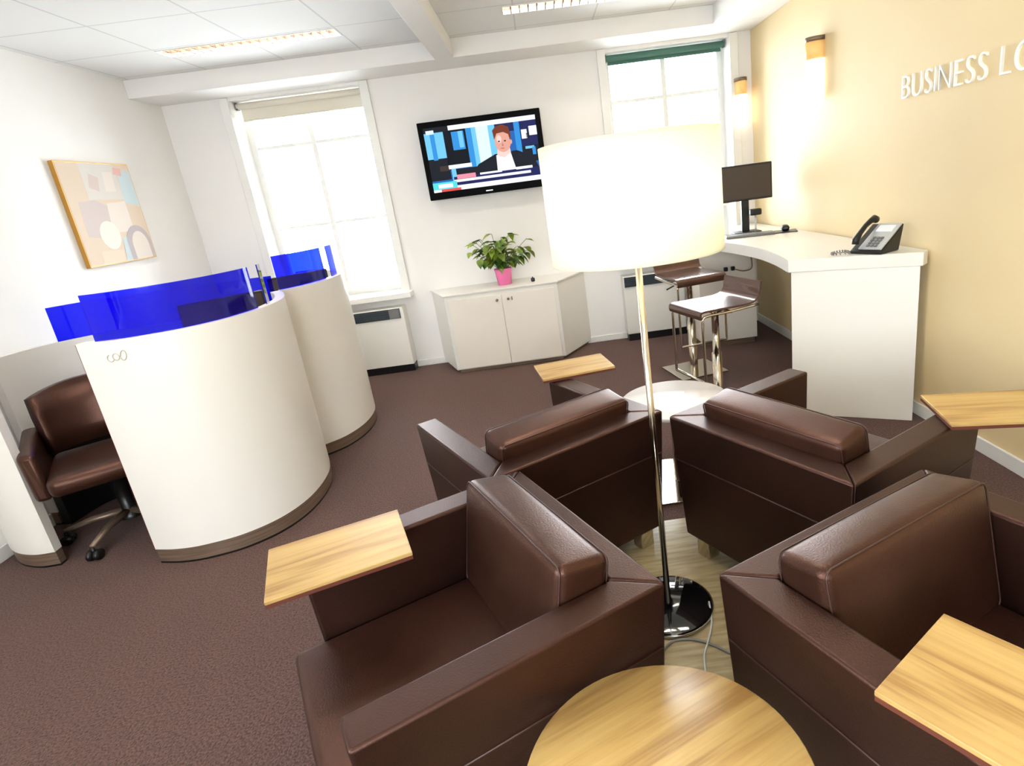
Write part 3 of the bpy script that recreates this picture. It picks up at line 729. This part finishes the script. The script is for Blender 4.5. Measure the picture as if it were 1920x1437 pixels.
# ------------------------------------------------------------------ counter
kt = empty('white_counter', (1.65, 4.2, 0), 0, 'high white counter with curved front edge along the cream wall', 'counter')
def KR(pts): return [(p[0]-1.65, p[1]-4.2) for p in pts]
left = smooth_path([(1.353, 3.290), (1.398, 3.62), (1.408, 3.95), (1.36, 4.35), (1.27, 4.75), (1.18, 5.15), (1.13, 5.57)], 6)
outl = [(p.x, p.y) for p in left] + [(1.985, 5.57), (1.985, 3.03), (1.934, 2.985)]
outl = [(1.353, 3.290)] + [(p[0], p[1]) for p in outl[1:]]
MB().prism(KR(outl[::-1]), .868, .94, bev=.004).build('counter_top', M['white'], kt)
MB().prism(KR([(1.372, 3.296), (1.920, 2.985), (1.958, 3.05), (1.410, 3.36)]), 0, .868, bev=.002).build('end_panel', M['partition'], kt)
MB().box(1.25-1.65, 1.73-1.65, 4.88-4.2, 5.32-4.2, .05, .868, bev=.003).build('pedestal', M['doors'], kt)
MB().box(1.27-1.65, 1.71-1.65, 4.90-4.2, 5.30-4.2, 0, .05).build('plinth', M['steel'], kt)
sk = MB()
for x in (1.475, 1.535): sk.obox((x-1.65, 4.865-4.2, .665), .032, .03, .034, bev=.006)
sk.build('socket', M['black'], kt)
tag(MB().tube(smooth_path([(1.545, 4.850, .66), (1.60, 4.80, .645), (1.66, 4.78, .66), (1.672, 4.80, .72), (1.668, 4.84, .80), (1.665, 4.86, .862)], 6), .005, 8).build('power_cable', M['steel']), 'dark cable looping under the white counter', 'cable')
# computer on the counter
cm = booth_monitor((1.655, 4.86, .94), math.radians(-4), 'dark switched-off monitor on the white counter by the window', .425, .275, .255, m=M['darkscreen'])
kb = MB(); kb.rbox((0, 0, .009), .36, .14, .018, .006, n=4); tag(kb.build('keyboard', M['grey'], loc=(1.60, 4.62, .941), rotz=math.radians(-12)), 'grey keyboard on the counter in front of the dark monitor', 'keyboard')
hs = empty('webcam', (1.70, 4.76, .94), 0, 'black camera on a little stand under the monitor on the counter', 'webcam')
MB().rbox((0, 0, .165), .09, .05, .05, .012, n=3).build('camera_body', M['black'], hs)
MB().tube([(0, 0, .004), (0, 0, .15)], .008, 8).build('stand', M['silver'], hs)
MB().lathe([(.04, 0), (.04, .006), (0, .010)], seg=20).build('foot', M['black'], hs)
ms = empty('mouse_mat', (1.855, 4.60, .941), math.radians(-18), 'dark mouse mat on the counter, right of the monitor', 'mouse mat')
MB().rbox((0, 0, .003), .20, .17, .006, .0028, n=3).build('mat_pad', M['black'], ms)
mo = MB(); mo.rbox((0, 0, .020), .058, .10, .036, .016, n=4, bulge=(0, 0, .006)); tag(mo.build('computer_mouse', M['black'], loc=(1.88, 4.62, .9475), rotz=-.3), 'black computer mouse on the dark mat on the counter', 'mouse')
tag(MB().hexa([(1.46, 4.90, .941), (1.53, 4.90, .941), (1.53, 4.93, .941), (1.46, 4.93, .941)], [(1.46, 4.95, 1.17), (1.53, 4.95, 1.17), (1.53, 4.953, 1.17), (1.46, 4.953, 1.17)], .001).build('display_card', M['whitepaper']), 'upright white card leaning left of the monitor stand', 'card')

# desk phone
dp = empty('desk_phone', (1.80, 3.19, .941), math.radians(-62), 'black and silver desk phone at the near end of the counter', 'phone')
MB().hexa([(-.09, -.10, 0), (.09, -.10, 0), (.09, .06, 0), (-.09, .06, 0)], [(-.09, -.10, .015), (.09, -.10, .015), (.09, .10, .135), (-.09, .10, .135)], .005).build('phone_body', M['black'], dp)
Rt = Matrix.Rotation(math.atan2(.12, .20), 3, 'X')
MB().obox((.02, .0, .080), .13, .215, .008, Rt, bev=.002).build('face_plate', M['silver'], dp)
bt_ = MB()
for i in range(3):
    for j in range(4): bt_.obox(Vector((.0+i*.022, .0, .080)) + Rt @ Vector((0, -.085+j*.022, .006)), .015, .014, .006, Rt)
bt_.build('keypad', M['grey'], dp)
MB().obox(Vector((.02, 0, .080)) + Rt @ Vector((0, .06, .006)), .09, .05, .005, Rt, bev=.001).build('display', M['whitepaper'], dp)
hp = [Vector((-.062, 0, .088)) + Rt @ Vector((0, y, z)) for y, z in ((-.10, .015), (-.085, .032), (-.04, .042), (.02, .046), (.07, .040), (.10, .030), (.112, .014))]
MB().tube(hp, [.019, .020, .014, .013, .015, .021, .020], 12).build('handset', M['black'], dp)
co = []
for k in range(90):
    t = k/89; a = t*2*PI*15; base = Vector((-.05-.085*math.sin(PI*t*.9), -.12-.05*math.sin(PI*t*1.0), .010))
    base = Vector((-.07 + .0*t, -.11, .01)) + Vector((-.09*math.sin(PI*t), -.05*math.sin(2*PI*t)-.02, 0))
    co.append(base + Vector((math.cos(a)*.007, 0, math.sin(a)*.007)))
MB().tube(co, .0022, 5).build('curly_cord', M['grey'], dp)

# ------------------------------------------------------------------ bar stools
def make_stool(label):
    # local: sitter faces +y ; seat centre at origin
    e = empty('bar_stool', (0, 0, 0), 0, label, 'stool', 'bar stools at the white counter')
    prof = [(.20, -.035), (.205, -.012), (.19, 0), (.10, 0), (-.05, -.004), (-.14, 0), (-.185, .022), (-.205, .06), (-.215, .125)]
    sp = smooth_path([(a, b) for a, b in prof], 4); sh = .68; w = .19
    vs = []; n = len(sp)
    for i, p in enumerate(sp):
        a = sp[max(0, i-1)]; b = sp[min(n-1, i+1)]; t_ = (b-a).normalized(); nn = Vector((t_.y, -t_.x, 0))
        th_ = .013
        q = p - nn*-th_
        for x in (-w, w): vs += [(x, p.x, sh+p.y)]
        for x in (-w, w): vs += [(x, q.x, sh+q.y)]
    fs = []
    for i in range(n-1):
        a, b = 4*i, 4*(i+1)
        fs += [(a, a+1, b+1, b), (a+3, a+2, b+2, b+3), (a+2, a, b, b+2), (a+1, a+3, b+3, b+1)]
    fs += [(0, 2, 3, 1), (4*n-4, 4*n-3, 4*n-1, 4*n-2)]
    m = MB(); vv, ff = m._new(vs, fs); 
    for f in ff:
        if len(f.verts) == 4: f.smooth = True
    s_ = m.build('seat', M['stool'], e)
    es = s_.modifiers.new('e', 'EDGE_SPLIT'); es.split_angle = math.radians(40)
    fr = MB(); zf = .24
    for x in (-w+.008, w-.008):
        fr.tube(smooth_path([(x, -.19, sh-.012), (x, .0, sh-.022), (x, .15, sh-.022), (x, .192, sh-.035), (x, .197, sh-.08), (x, .197, zf+.05), (x, .197, zf)], 4), .0085, 10)
    fr.tube([(-w+.008, .197, zf), (w-.008, .197, zf)], .0085, 10)
    fr.tube([(-w+.008, .0, sh-.024), (w-.008, .0, sh-.024)], .0085, 10)
    fr.build('seat_frame', M['chrome_warm'], e)
    MB().box(-w+.01, w-.01, .185, .205, zf-.006, zf+.006, bev=.003).build('footrest', M['chrome_warm'], e)
    MB().lathe([(.05, sh-.03), (.045, sh-.05), (.022, sh-.055), (.024, .36), (.031, .36), (.031, .012)], seg=24).build('column', M['chrome_warm'], e)
    MB().tube([(.02, .0, sh-.055), (.10, -.03, sh-.06), (.16, -.05, sh-.085)], .005, 8).build('height_lever', M['black'], e)
    MB().box(-.19, .19, -.19, .19, .0005, .012, bev=.002).build('base_plate', M['chrome'], e)
    return e
M['stool'] = leather('stool_leather', (.045, .020, .014), (.07, .032, .022), .20); M['stool'].node_tree.nodes['Principled BSDF'].inputs['Coat Weight'].default_value = .8
s1_ = make_stool('brown leather bar stool with chrome frame, nearer the armchairs')
s2_ = copy_tree(s1_); s2_['label'] = 'brown leather bar stool with chrome frame, farther one by the heater'
s1_.location = (1.01, 3.60, 0); s1_.rotation_euler = (0, 0, math.radians(196-90))
s2_.location = (1.04, 4.36, 0); s2_.rotation_euler = (0, 0, math.radians(-78-90))
s2_.scale = (1, 1, 1.10)
